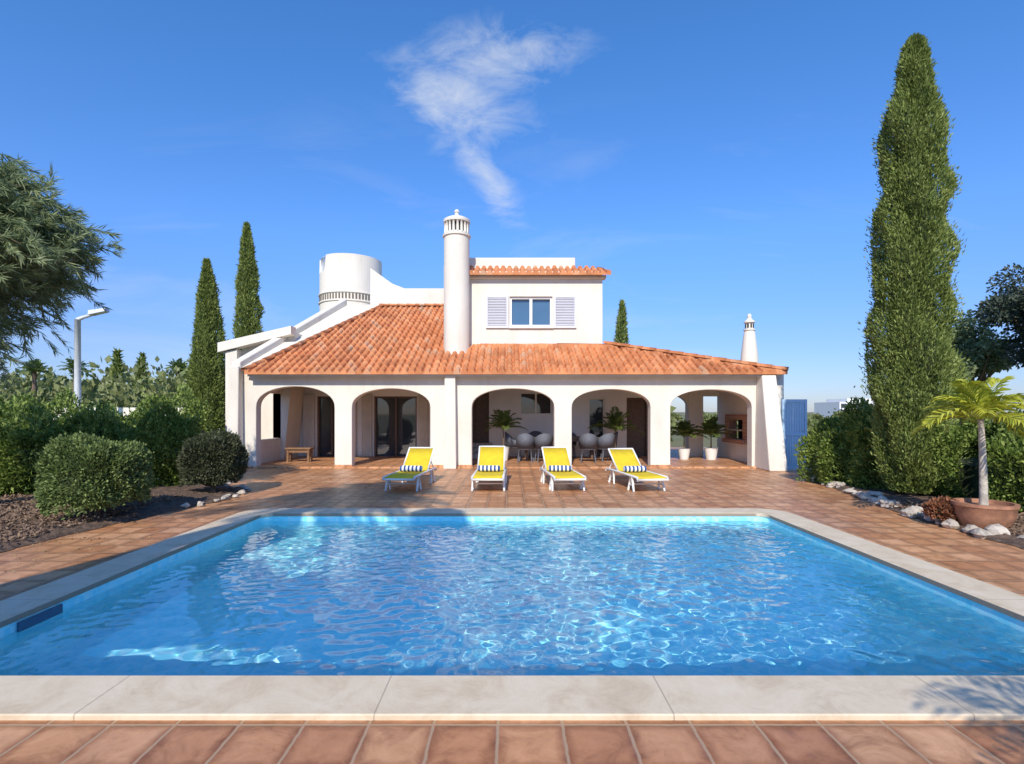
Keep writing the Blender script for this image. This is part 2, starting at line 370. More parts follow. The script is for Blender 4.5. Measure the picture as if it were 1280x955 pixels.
# wing + left parapet
H.append(poly_prism('side_wing_wall',[(-8.9,0),(-7.4,0),(-7.0,4.2),(-8.9,3.6)],17.3,22,M['plaster']))
H.append(poly_prism('wing_parapet',[(-9.35,3.52),(-7.0,4.1),(-7.0,4.36),(-9.35,3.82)],16.9,17.3,M['plaster']))
H.append(hexa('wing_pier',[(-9.15,17.0,0),(-8.78,17.0,0),(-8.78,17.3,0),(-9.15,17.3,0)],[(-9.15,17.0,3.54),(-8.78,17.0,3.62),(-8.78,17.3,3.62),(-9.15,17.3,3.54)],M['plaster']))
H.append(hexa('gable_mass',[(-7.75,15.42,2.5),(-7.35,15.42,2.5),(-5.1,21.8,2.5),(-6.85,21.8,2.5)],[(-7.75,14.95,2.86),(-7.35,14.95,2.86),(-5.1,21.8,6.02),(-6.85,21.8,6.02)],M['plaster']))
H.append(hexa('gable_parapet',[(-7.85,14.9,2.8),(-7.6,14.9,2.8),(-6.7,21.8,6.0),(-6.95,21.8,6.0)],[(-7.85,14.9,3.02),(-7.6,14.9,3.02),(-6.7,21.8,6.28),(-6.95,21.8,6.28)],M['plaster'],.03))
H.append(box('main_volume',-6.8,-1.6,21.7,27,0,5.95,M['plaster']))
H.append(poly_prism('terrace_parapet',[(-5.7,5.9),(-1.4,5.9),(-1.4,6.66),(-4.3,6.66),(-4.8,6.85),(-5.7,7.5)],21.62,21.9,M['plaster']))
H.append(box('rear_volume',-1.6,5.0,18.76,27,0,3.6,M['plaster']))
# tower
tc=(-7.2,24); R=1.36; V=[];F=[];seg=64
def trow(zf,r):
    return [(tc[0]+r*math.cos(2*math.pi*k/seg),tc[1]+r*math.sin(2*math.pi*k/seg),zf(k)) for k in range(seg)]
def ztop(k):
    a=360*k/seg
    return 7.75 if 195<=a<=232 else 8.42
rows=[trow(lambda k:0,R),trow(ztop,R),trow(ztop,R-.16),trow(lambda k:6.9,R-.16)]
V=[p for r in rows for p in r]
for i in range(3):
    for k in range(seg):
        k2=(k+1)%seg; F.append((i*seg+k,i*seg+k2,(i+1)*seg+k2,(i+1)*seg+k))
F.append(tuple(3*seg+k for k in range(seg)))
H.append(mkobj('round_tower',V,F,M['plaster']))
H.append(lathe('tower_band',[(R+.02,6.38),(R+.05,6.4),(R+.05,6.44),(R+.02,6.46)],(tc[0],tc[1],0),M['plaster'],64))
H.append(lathe('tower_band',[(R+.02,6.74),(R+.05,6.76),(R+.05,6.8),(R+.02,6.82)],(tc[0],tc[1],0),M['plaster'],64))
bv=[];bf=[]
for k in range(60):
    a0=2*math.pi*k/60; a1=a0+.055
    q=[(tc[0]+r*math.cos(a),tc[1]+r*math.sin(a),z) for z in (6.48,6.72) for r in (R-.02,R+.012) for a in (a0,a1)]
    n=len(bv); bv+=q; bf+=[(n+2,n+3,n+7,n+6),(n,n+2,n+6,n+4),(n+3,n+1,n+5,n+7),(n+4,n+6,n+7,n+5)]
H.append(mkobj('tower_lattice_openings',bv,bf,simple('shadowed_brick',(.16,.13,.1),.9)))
rl=[]
for a in range(192,237,4):
    t=math.radians(a); p=(tc[0]+(R-.08)*math.cos(t),tc[1]+(R-.08)*math.sin(t)); rl.append(([(p[0],p[1],7.72),(p[0],p[1],8.38)],.013))
rl.append(([(tc[0]+(R-.08)*math.cos(math.radians(a)),tc[1]+(R-.08)*math.sin(math.radians(a)),8.38) for a in range(190,238,3)],.018))
H.append(tubes('tower_railing',rl,M['metal'],6))
# upper storey
H+=wall_with_holes('upper_storey_wall',-1.55,2.97,16.9,17.15,3.4,6.1,[(0,1.37,4.33,5.3)],M['plaster'])
H.append(box('upper_storey_body',-1.55,2.97,17.15,22,3.2,6.1,M['plaster']))
H.append(box('upper_cornice',-1.6,3.08,16.8,17.1,5.86,5.96,M['plaster'],.01))
H.append(box('upper_roof_parapet',-1.45,2.15,17.3,21,6.1,6.66,M['plaster'],.02))
H.append(box('upper_window_glass',.04,1.33,17.08,17.12,4.37,5.26,M['skyglass']))
for a,b,c,d in ((0,.07,4.33,5.3),(1.3,1.37,4.33,5.3),(.07,1.3,4.33,4.4),(.07,1.3,5.23,5.3),(.64,.73,4.4,5.23)):
    H.append(box('upper_window_frame',a,b,16.97,17.075,c,d,M['white']))
H.append(box('window_sill',-.03,1.4,16.82,16.97,4.27,4.325,M['white'],.008))
for x0,x1 in ((-.76,-.04),(1.41,2.13)):
    H+= [box('shutter_stile',x0,x0+.06,16.84,16.89,4.28,5.33,M['shutter']),box('shutter_stile',x1-.06,x1,16.84,16.89,4.28,5.33,M['shutter']),
         box('shutter_rail',x0+.06,x1-.06,16.84,16.89,4.28,4.36,M['shutter']),box('shutter_rail',x0+.06,x1-.06,16.84,16.89,5.25,5.33,M['shutter'])]
    for i in range(17):
        z=4.38+i*.0512; H.append(hexa('shutter_slat',[(x0+.06,16.845,z),(x1-.06,16.845,z),(x1-.06,16.852,z-.005),(x0+.06,16.852,z-.005)],[(x0+.06,16.88,z+.04),(x1-.06,16.88,z+.04),(x1-.06,16.886,z+.035),(x0+.06,16.886,z+.035)],M['shutter']))
# chimneys
cx,cy=-1.66,16.6
H.append(lathe('chimney_shaft',[(.4,3.2),(.4,4.2),(.4,7.06),(.44,7.08),(.44,7.14),(.38,7.15),(.38,7.2)],(cx,cy,0),M['plaster'],40))
H.append(lathe('chimney_core',[(.27,7.15),(.27,7.62)],(cx,cy,0),simple('chimney_dark_grey',(.12,.11,.1),.9),24))  # plain dark grey cylinder behind the fins
for k in range(18):
    a=2*math.pi*k/18; H.append(tubes('chimney_fin',[([(cx+.36*math.cos(a),cy+.36*math.sin(a),7.18),(cx+.36*math.cos(a),cy+.36*math.sin(a),7.55)],.04)],M['plaster'],6))
H.append(lathe('chimney_cap',[(.41,7.52),(.42,7.56),(.41,7.62),(.3,7.68),(.15,7.74),(.07,7.78),(.05,7.84),(.085,7.88),(.06,7.94),(.01,7.97)],(cx,cy,0),M['plaster'],32))
H.append(box('chimney_breast',-2.06,-1.3,16.5,17.2,3.2,6.2,M['plaster'],.03))
sc=(7.72,17.0)
H.append(lathe('small_chimney',[(.3,2.4),(.28,3.1),(.25,3.5),(.17,4.15),(.15,4.2),(.18,4.22),(.18,4.26),(.12,4.28),(.12,4.45),(.17,4.47),(.17,4.51),(.1,4.56),(.06,4.62),(.075,4.68),(.03,4.76)],(sc[0],sc[1],0),M['plaster'],24))
for k in range(8):
    a=2*math.pi*k/8; H.append(box('chimney_vent',sc[0]+.115*math.cos(a)-.02,sc[0]+.115*math.cos(a)+.02,sc[1]+.115*math.sin(a)-.02,sc[1]+.115*math.sin(a)+.02,4.3,4.43,M['black']))
# roofs
def tile_roof(name,xl,xr,y0,y1,zf,x0,x1,p=.21,course=.34,q=14):
    xs=np.arange(math.floor(x0/p)*p,x1+p,p/q); rows=[(y0,None)]
    y=y0
    while y<y1-1e-6:
        ye=min(y+course,y1); rows+= [(y,.035),(ye-.002,.0)]; y=ye
    V=[];nx=len(xs)
    ph=(xs/p+.5)%1-.5; xx=np.abs(ph)*p; cw=.068
    hh=np.where(xx<cw,.012+.062*np.sqrt(np.clip(1-(xx/cw)**2,0,1)),-.028*np.sin(np.pi*np.clip((xx-cw)/(p-2*cw),0,1)*1.0))
    jr=np.random.default_rng(4)
    col=np.floor(xs/p+.5).astype(int); col-=col.min(); jit=np.zeros(nx)
    for yy,o in rows:
        a,b=xl(yy),xr(yy); X=np.clip(xs,a,b)
        if o is not None and o>0: jit=jr.normal(0,.007,col.max()+1)[col]
        Z=zf(yy)+(hh+o+jit if o is not None else np.full(nx,-.03))
        V.append(np.column_stack([X,np.full(nx,yy),Z]))
    V=np.concatenate(V); nr=len(rows); I=np.arange(nr*nx).reshape(nr,nx)
    F=np.stack([I[:-1,:-1],I[:-1,1:],I[1:,1:],I[1:,:-1]],-1).reshape(-1,4)
    c=np.ptp(V[F][:,:,0],axis=1)>1e-5
    return mkobj(name,V,F[c],M['roof'],False)
zr=lambda y:2.68+.466*(y-14.72)
xl=lambda y:-7.4+(y-14.72)*(2.2/6.95)
def xr(y): return 7.75-(y-14.72)*(4.6/2.21) if y<16.95 else -1.3
H.append(tile_roof('main_tiled_roof',xl,xr,14.72,21.65,zr,-7.5,7.8))
H.append(tile_roof('upper_tiled_roof',lambda y:-1.6,lambda y:3.2-(y-16.62)*.5,16.62,17.32,lambda y:5.95+.5*(y-16.62),-1.7,3.3))
def deck(name,c,off0=-.05,off1=-.12):
    n=len(c); V=[(x,y,zr(y)+off1) for x,y in c]+[(x,y,zr(y)+off0) for x,y in c]
    return mkobj(name,V,[tuple(range(n))[::-1],tuple(range(n,2*n))]+[(i,(i+1)%n,(i+1)%n+n,i+n) for i in range(n)],M['plaster'])
H.append(deck('roof_deck',[(-7.35,14.8),(7.6,14.8),(3.2,16.93),(-1.4,16.93),(-1.4,21.6),(-5.2,21.6)]))
H.append(mkobj('roof_side_slope',[(7.75,14.72,2.66),(7.95,18.8,2.66),(3.1,18.8,3.75),(3.1,16.95,3.72)],[(0,1,2,3)],M['roof']))
def ridge(name,a,b,n,r=.1):
    a=Vector(a);b=Vector(b);V=[];F=[];d=(b-a)/n;u=d.normalized();s=u.cross(Vector((0,0,1))).normalized();w=s.cross(u)
    for i in range(n):
        for t,rr in ((0,r*1.12),(1.08,r*.9)):
            c=a+d*(i+t)
            for k in range(9):
                g=math.pi*k/8; V.append(tuple(c+s*rr*math.cos(g)+w*rr*math.sin(g)*.9))
        m=i*18; F+=[(m+k,m+k+1,m+k+10,m+k+9) for k in range(8)]+[tuple(m+k for k in range(9))]
    return mkobj(name,V,F,M['roof'],True)
H.append(ridge('hip_ridge_tiles',(7.78,14.75,2.76),(3.05,16.95,3.8),13))
H.append(ridge('rake_tiles',(-7.42,14.75,2.76),(-5.2,21.6,5.95),19,.09))
H.append(ridge('top_ridge_tiles',(-5.3,21.55,5.93),(-2.0,21.55,5.93),9,.1))
group('white_villa',H,(0,15,0))
# blue gate
G=[box('gate_post',7.52,7.58,14.55,14.63,0,1.95,M['blue']),box('gate_post',8.14,8.2,14.55,14.63,0,1.95,M['blue']),box('gate_rail',7.58,8.14,14.56,14.62,1.87,1.95,M['blue']),box('gate_rail',7.58,8.14,14.56,14.62,.03,.12,M['blue']),box('gate_rail',7.58,8.14,14.56,14.62,.95,1.02,M['blue'])]
for i in range(8): G.append(box('gate_board',7.582+.07*i,7.645+.07*i,14.575,14.605,.12,1.87,M['blue'],.004))
group('blue_garden_gate',G,(7.9,14.6,0))

# ---------------------------------------------------------------- loungers
def lounger(x,y,rot,back=38):
    O=[]; w=.31
    P=M['plastic']; fz=.3
    rails=[]
    for s in (-1,1):
        rails.append(([(s*w,-.95,.25),(s*w,-.9,.3),(s*w,-.3,fz),(s*w,.4,fz),(s*w,.95,.29),(s*w,1.0,.25)],.026))
    for yy in (-.95,.98): rails.append(([(-w,yy,.26),(w,yy,.26)],.024))
    O.append(tubes('side_rails',rails,P,8))
    legs=[]
    for s in (-1,1):
        legs+= [([(s*w,-.62,.29),(s*(w+.015),-.76,0)],[.03,.022]),([(s*w,-.55,.29),(s*(w+.015),-.45,0)],[.028,.02]),([(s*w,.6,.29),(s*(w+.015),.76,0)],[.03,.022]),([(s*w,.5,.29),(s*(w+.015),.42,0)],[.028,.02])]
        legs+= [([(s*(w+.01),-.7,.12),(s*(w+.01),-.48,.12)],.014)]
    legs+= [([(-w,-.68,.15),(w,-.68,.15)],.016),([(-w,.68,.15),(w,.68,.15)],.016)]
    O.append(tubes('legs',legs,P,8))
    def sling(name,path,ww,mat,th=.012):
        V=[];F=[];nx=6
        for (yy,zz) in path:
            for i in range(nx+1):
                u=-1+2*i/nx; V.append((u*ww,yy,zz-.018*(1-u*u)))
        m=len(path)
        for j in range(m-1):
            for i in range(nx): F.append((j*(nx+1)+i,j*(nx+1)+i+1,(j+1)*(nx+1)+i+1,(j+1)*(nx+1)+i))
        o=mkobj(name,V,F,mat,True); md=o.modifiers.new('s','SOLIDIFY'); md.thickness=th; return o
    O.append(sling('seat_canvas',[(-.94,.3),(-.5,.315),(0,.312),(.28,.315)],w-.01,M['yellow']))
    a=math.radians(back); bl=.76
    bp=[(.28+math.cos(a)*bl*t,.32+math.sin(a)*bl*t) for t in (0,.33,.66,1)]
    O.append(sling('backrest_canvas',bp,w-.03,M['yellow']))
    e=bp[-1]; O.append(tubes('backrest_frame',[([(s*(w-.02),.28,.31),(s*(w-.02),e[0],e[1])],.018) for s in (-1,1)]+[([(-w+.02,e[0],e[1]),(w-.02,e[0],e[1])],.02)]+[([(s*(w-.05),.62,.53),(s*(w-.02),.85,.3)],.012) for s in (-1,1)],P,8))
    tw=lathe('rolled_towel',[(.03,-.24),(.07,-.235),(.082,-.2),(.082,.2),(.07,.235),(.03,.24)],(0,0,0),M['towel'],20)
    for v in tw.data.vertices: v.co=Vector((v.co.z,v.co.y,v.co.x*.8))
    tw.location=(random.uniform(-.03,.03),.05+random.uniform(-.04,.06),.375); tw.rotation_euler=(0,0,random.uniform(-.12,.12)); O.append(tw)
    e=bpy.data.objects.new('sun_lounger',None); S.collection.objects.link(e)
    for o in O: o.parent=e
    e.location=(x,y,0); e.rotation_euler=(0,0,rot); return e
lounger(-2.12,11.4,math.radians(-5),36); lounger(-.42,11.4,math.radians(-1),39); lounger(1.12,11.4,math.radians(5),37); lounger(2.7,11.35,math.radians(8),34)

# ---------------------------------------------------------------- vegetation
def cypress(x,y,h,r,n,leaf,trunk=.35,seed=1,ctl=None,lump=.12):
    r0=np.random.default_rng(seed); w=Wav(10,2,5,3,seed); w2=Wav(12,7,14,3,seed+50)
    tt,rr=ctl or ([0,.05,.2,.5,.75,.9,.97,1],[.35,.7,.95,1,.78,.45,.2,.03])
    def R(t): return r*np.interp(t,tt,rr)
    t=r0.uniform(0,1,n)**1.1; a=r0.uniform(0,6.283,n)
    base=np.column_stack([np.cos(a)*r,np.sin(a)*r,t*h])
    d=.86+.05*w(base)+lump*w2(base*np.array([1,1,.6]))
    rad=R(t)*d*(1-.28*r0.random(n)**2)
    stray=r0.random(n)<.06; rad=np.where(stray,rad*1.12+.03,rad)
    sway=.05*np.sin(t*5+seed)*t
    P=np.column_stack([x+np.cos(a)*rad+sway,y+np.sin(a)*rad,trunk+t*(h-trunk)])
    A=np.column_stack([np.cos(a)*.6,np.sin(a)*.6,np.ones(n)*.9])+r0.normal(0,.4,(n,3))
    lv=leaves('foliage',P,A,leaf*r0.uniform(.6,1.5,n),leaf*.17,M['cyp'])
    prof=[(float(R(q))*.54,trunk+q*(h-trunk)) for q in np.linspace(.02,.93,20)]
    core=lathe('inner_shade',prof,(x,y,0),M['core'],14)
    tr=tubes('trunk',[([(x,y,-.05),(x+.02,y,trunk+.5),(x,y,h*.8)],[.11,.09,.02])],M['bark'])
    return group('cypress_tree',[lv,core,tr],(x,y,0))
BIG=([0,.04,.1,.3,.55,.72,.8,.84,.88,.94,.98,1],[.45,.8,1.08,1.1,1.0,.9,.82,.72,.52,.4,.25,.03])
cypress(7.42,9.75,8.5,.63,90000,.07,.12,3,BIG,.15)
cypress(-10.3,18,6.75,.66,26000,.11,.1,5,([0,.1,.3,.6,.85,1],[.6,.95,1,.75,.38,.02]))
cypress(-10.9,22,9.4,.56,22000,.13,.1,6,([0,.1,.5,.8,.93,1],[.6,1,1,.6,.3,.02]))
cypress(5.5,26,7.0,.42,6000,.16,.1,9,([0,.1,.6,.85,1],[.6,1,.9,.5,.02]))
def shrub(name,x,y,rx,ry,h,n,leaf,mat,seed=1,z0=0,flat=1.0):
    r0=np.random.default_rng(seed); d=unit(r0.normal(size=(n,3))); d[:,2]=np.where(d[:,2]<-.6,-d[:,2],d[:,2])
    w=Wav(10,2,5,3,seed); w2=Wav(10,8,15,3,seed+9)
    s=.9+.06*w(d)+.06*w2(d); s=s*(1-.22*r0.random(n)**2); s=np.where(r0.random(n)<.04,s*1.08,s)
    e=np.sign(d)*np.abs(d)**flat
    P=np.column_stack([x+e[:,0]*rx*s,y+e[:,1]*ry*s,z0+h*.5+e[:,2]*h*.5*s])
    A=d+r0.normal(0,.6,(n,3))+np.array([0,0,.3])
    lv=leaves('leaves',P,A,leaf*r0.uniform(.6,1.4,n),leaf*.3,mat)
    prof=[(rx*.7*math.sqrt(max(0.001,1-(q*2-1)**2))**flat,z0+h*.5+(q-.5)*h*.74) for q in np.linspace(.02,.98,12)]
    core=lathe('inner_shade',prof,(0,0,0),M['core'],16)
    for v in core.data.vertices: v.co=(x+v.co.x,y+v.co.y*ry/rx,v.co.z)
    st_=tubes('stem',[([(x,y,-.03),(x,y,z0+h*.5)],.04)],M['bark'],6)
    return group(name,[lv,core,st_],(x,y,0))
shrub('round_clipped_bush',-6.05,7.75,.66,.66,1.3,28000,.048,M['bush'],11,.0,.8)
shrub('round_clipped_bush',-5.72,10.2,.56,.56,1.24,18000,.055,M['dbush'],12,.0,.85)
shrub('rusty_leaved_plant',6.12,7.45,.2,.2,.34,1500,.06,M['rust'],13,.03)
def hedge(name,path,width,h,n,leaf,mat,seed=1,rag=.12):
    r0=np.random.default_rng(seed); path=np.array(path,float); sl=np.linalg.norm(np.diff(path,axis=0),axis=1); cum=np.r_[0,np.cumsum(sl)]
    s=r0.uniform(0,cum[-1],n); cx=np.interp(s,cum,path[:,0]); cy=np.interp(s,cum,path[:,1])
    i=np.clip(np.searchsorted(cum,s)-1,0,len(sl)-1); T=(path[i+1]-path[i])/sl[i][:,None]; N=np.column_stack([-T[:,1],T[:,0]])
    a=r0.uniform(-.25,math.pi+.25,n); e1=np.sign(np.cos(a))*np.abs(np.cos(a))**.55; e2=np.abs(np.sin(a))**.6
    low=r0.random(n)<.35; e2=np.where(low,r0.random(n)*.8,e2); e1=np.where(low,np.sign(e1)*1.0,e1)
    P=np.column_stack([cx,cy,e2*h]); Q=P+np.column_stack([N*e1[:,None]*width*.5,np.zeros(n)])
    w=Wav(12,1,3,3,seed); w2=Wav(12,5,9,3,seed+3); k=1+rag*w(Q)+rag*.8*w2(Q); k=k*(1-.2*r0.random(n)**2)
    off=e1*width*.5*k
    P=np.column_stack([cx+N[:,0]*off,cy+N[:,1]*off,e2*h*k])
    stray=r0.random(n)<.06; P[:,2]+=stray*r0.uniform(0,.28,n)
    A=np.column_stack([N[:,0]*e1,N[:,1]*e1,e2*.8+.3])+r0.normal(0,.6,(n,3))
    lv=leaves('leaves',P,A,leaf*r0.uniform(.6,1.5,n),leaf*.3,mat)
    V=[];F=[];m=len(path)
    for j in range(m):
        t=path[min(j+1,m-1)]-path[max(j-1,0)]; t/=np.linalg.norm(t); nn=np.array([-t[1],t[0]])
        for u,v in ((-.3,-.05),(-.3,.5),(0,.58),(.3,.5),(.3,-.05)):
            V.append((path[j,0]+nn[0]*u*width,path[j,1]+nn[1]*u*width,v*h))
    for j in range(m-1):
        for q in range(4): F.append((j*5+q,j*5+q+1,(j+1)*5+q+1,(j+1)*5+q))
    F+=[(0,1,2,3,4),tuple((m-1)*5+q for q in range(5))]
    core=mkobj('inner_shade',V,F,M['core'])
    return group(name,[lv,core],(path[0,0],path[0,1],0))
hedge('garden_hedge',[(-13,8.8),(-10.5,9.6),(-8.3,10.8),(-7.0,11.8)],1.6,1.5,65000,.08,M['hedge'],21,.2)
hedge('garden_hedge',[(-18,14),(-12,14.5),(-8.9,15.3)],1.8,1.85,45000,.1,M['hedge'],22,.18)
hedge('garden_hedge',[(7.9,8.4),(8.5,7.2),(9.8,6.2)],1.3,1.4,32000,.07,M['hedge'],23,.2)
hedge('garden_hedge',[(7.7,12.6),(8.2,11.3),(8.7,9.4),(9.6,8.8)],1.7,1.3,60000,.075,M['hedge'],24,.2)
hedge('garden_hedge',[(8.9,15),(11,14),(15,12),(20,11)],1.6,1.2,40000,.09,M['hedge'],25,.12)
def scrub(name,spec,mat,seed):
    r0=np.random.default_rng(seed); PP=[];AA=[];LL=[]
    for (x0,x1,y0,y1,hmin,hmax,count,per,leaf) in spec:
        for _ in range(count):
            x,y=r0.uniform(x0,x1),r0.uniform(y0,y1); h=r0.uniform(hmin,hmax); r=h*r0.uniform(.45,.8)
            d=unit(r0.normal(size=(per,3))); d[:,2]=np.abs(d[:,2]); w=Wav(6,2,5,3,int(r0.integers(9999)))
            s=(.85+.15*w(d))*(1-.3*r0.random(per)**2)
            PP.append(np.column_stack([x+d[:,0]*r*s,y+d[:,1]*r*s,d[:,2]*h*s*r0.uniform(.9,1)])); AA.append(d+r0.normal(0,.5,(per,3))); LL.append(np.full(per,leaf)*r0.uniform(.6,1.4,per))
    return leaves(name,np.concatenate(PP),np.concatenate(AA),np.concatenate(LL),np.concatenate(LL)*.35,mat)
scrub('distant_scrub',[(-60,-13,26,55,2.6,4.7,120,700,.32),(-120,-12,60,120,5,9,90,300,.9),(10,60,22,50,.9,1.5,70,400,.25),(15,140,70,112,.8,1.6,80,200,.6),(-12,10,30,60,2,3,20,300,.5)],M['far'],31)
for x,y,h,r in ((-26,35,5.6,.45),(-25.2,36,5.1,.4),(-32,46,6.6,.5),(-23.5,38,5.0,.4)): cypress(x,y,h,r,1800,.3,.1,int(h*7),([0,.2,.6,1],[.7,1,.7,.02]))
def frond_geo(base,az,el,L,droop,ll,lw,nl,r0,V,F,flatfan=False):
    base=np.array(base,float); hd=np.array([math.cos(az),math.sin(az),0]); sd=np.array([-math.sin(az),math.cos(az),0])
    def pos(t): return base+hd*(math.cos(el)*L*t)+np.array([0,0,math.sin(el)*L*t-droop*L*t*t])
    m=10
    for j in range(m):
        a,b=pos(j/m),pos((j+1)/m); w=.012*L*(1-j/m)+.003
        n=len(V); V+= [a-sd*w,a+sd*w,b+sd*w*.8,b-sd*w*.8]; F.append((n,n+1,n+2,n+3))
    for i in range(nl):
        t=.12+.88*i/(nl-1); p=pos(t); tg=pos(min(t+.02,1.02))-pos(t-.02); tg/=np.linalg.norm(tg)
        up=np.cross(sd,tg); up*= -1 if up[2]<0 else 1
        q=ll*(math.sin(math.pi*(.15+.8*t))**.6)*r0.uniform(.85,1.1)
        for s in (-1,1):
            d=sd*s*.8+tg*(.45+.5*t)+up*.25+r0.normal(0,.08,3); d/=np.linalg.norm(d)
            tip=p+d*q+np.array([0,0,-.28*q]); mid=p+d*q*.5+np.array([0,0,.02*q])
            n=len(V); V+= [p,mid+tg*lw,tip,mid-tg*lw]; F.append((n,n+1,n+2,n+3))
def palm(name,x,y,z0,trunk_h,tr,nf,L,ll,lw,nl,mat,seed,droop=.55,bark=None,el0=(10,75),lean=(0,0),extra=()):
    r0=np.random.default_rng(seed); V=[];F=[]
    top=np.array([x+lean[0],y+lean[1],z0+trunk_h])
    for i in range(nf):
        az=i*2.39996+r0.uniform(-.2,.2); el=math.radians(el0[0]+(el0[1]-el0[0])*((i+.5)/nf)**1.0)
        frond_geo(top,az,el,L*r0.uniform(.8,1.1),droop*r0.uniform(.8,1.2)*(1.1-.3*i/nf),ll,lw,nl,r0,V,F)
    cr=mkobj('fronds',np.array(V),F,mat)
    pts=[];rad=[]
    for j in range(13):
        t=j/12; pts.append((x+lean[0]*t*t,y+lean[1]*t*t,z0+trunk_h*t)); rad.append(tr*(1.25-.45*t)*(1+.06*(j%2)))
    tk=tubes('trunk',[(pts,rad)],bark or M['bark'],12)
    return group(name,[cr,tk]+list(extra),(x,y,0))
# trees standing behind the photographer, they shade the pool
palm('date_palm',-6.0,-2.2,0,9.2,.27,46,2.0,.5,.04,44,M['palm'],41,.5,M['bark'],(-10,75),(1.2,0))
palm('fan_palm',2.4,-.72,0,2.3,.1,16,.85,.4,.014,14,M['palm'],42,.45,M['bark'],(0,60))
def roundtree(name,x,y,th,cz,rx,rz,n,leaf,mat,seed,nb=60,centers=None):
    r0=np.random.default_rng(seed); tb=[([(x,y,0),(x+.1,y,th*.6),(x,y,th)],[.2,.16,.12])]; P=[];A=[]
    if centers: nb=len(centers)
    for i in range(nb):
        d=unit(r0.normal(size=(1,3)))[0]; s=r0.uniform(.35,1.0); c=np.array([x+d[0]*rx*s,y+d[1]*rx*s,cz+d[2]*rz*s])
        rr=r0.uniform(.25,.6)*rx/1.8
        if centers: c=np.array(centers[i][:3])+r0.normal(0,.07,3); rr=centers[i][3]
        mid=(c+np.array([x,y,th]))/2+r0.normal(0,.1,3)
        tb.append(([(x,y,th*.97),tuple(mid),tuple(c)],[.06,.035,.01]))
        m=n//nb; dd=unit(r0.normal(size=(m,3)))
        P.append(c+dd*rr*r0.random((m,1))**.4*np.array([1,1,.8])); A.append(dd+r0.normal(0,.6,(m,3)))
    P=np.concatenate(P);A=np.concatenate(A)
    group(name,[leaves('crown',P,A,leaf*r0.uniform(.6,1.4,len(P)),leaf*.32,mat),tubes('trunk_and_limbs',tb,M['bark'],7)],(x,y,0))
ctr=[]  # unseen tree, crown blobs laid out so their shadow streaks the pool
for i in range(11):
    t=i/10; ctr.append((-2.62-.1*t,-2.0,4.75+2.9*t,.45-.05*t))
for a,b,r in ((-3.3,4.9,.42),(-3.9,4.95,.5),(-4.5,4.95,.5),(-5.1,5.1,.5),(-4.3,5.4,.5),(-4.9,5.6,.5),(-3.7,5.3,.4)): ctr.append((a,-2.0,b,r))
roundtree('unseen_shade_tree',-4.6,-2.0,4.5,5,1,1,34000,.11,M['dark'],77,50,ctr)
# potted golden palm right
pot=lathe('pot',[(.2,0),(.26,.05),(.33,.22),(.34,.32),(.36,.34),(.36,.38),(.31,.38),(.3,.33)],(6.42,7.15,0),M['terra'],32)
soil=lathe('pot_soil',[(.3,.3),(.3,.32)],(6.42,7.15,0),M['soil'],24,False)
palm('potted_golden_palm',6.42,7.15,.3,1.2,.04,15,.85,.36,.024,24,M['ypalm'],43,.5,M['pbark'],(5,80),(-.04,0),(pot,soil))
def potted(x,y,ph,pr,seed,h,L,mat):
    p=lathe('pot',[(pr*.7,.045),(pr,.045+ph),(pr*1.06,.05+ph),(pr*.9,.05+ph),(pr*.88,ph)],(x,y,0),M['white'],24)
    palm('potted_palm',x,y,ph,h,.02,20,L,.28,.024,20,mat,seed,.45,M['bark'],(25,88),(0,0),(p,))
potted(-.2,17.0,.42,.2,51,.6,.95,M['palm']); potted(3.45,17.2,.35,.2,52,.6,1.05,M['palm'])
potted(5.75,17.4,.35,.2,53,.4,.8,M['palm']); potted(6.6,17.3,.38,.22,54,.4,.85,M['palm'])
for x,y,h in ((-27,30,3.9),(-25.5,31,4.1),(-19.5,31,4.0),(-17.6,30,3.6)): palm('yucca_plant',x,y,0,h,.12,22,.9,.3,.05,12,M['palm'],int(h*31)+int(-x),.3,M['bark'],(0,80))
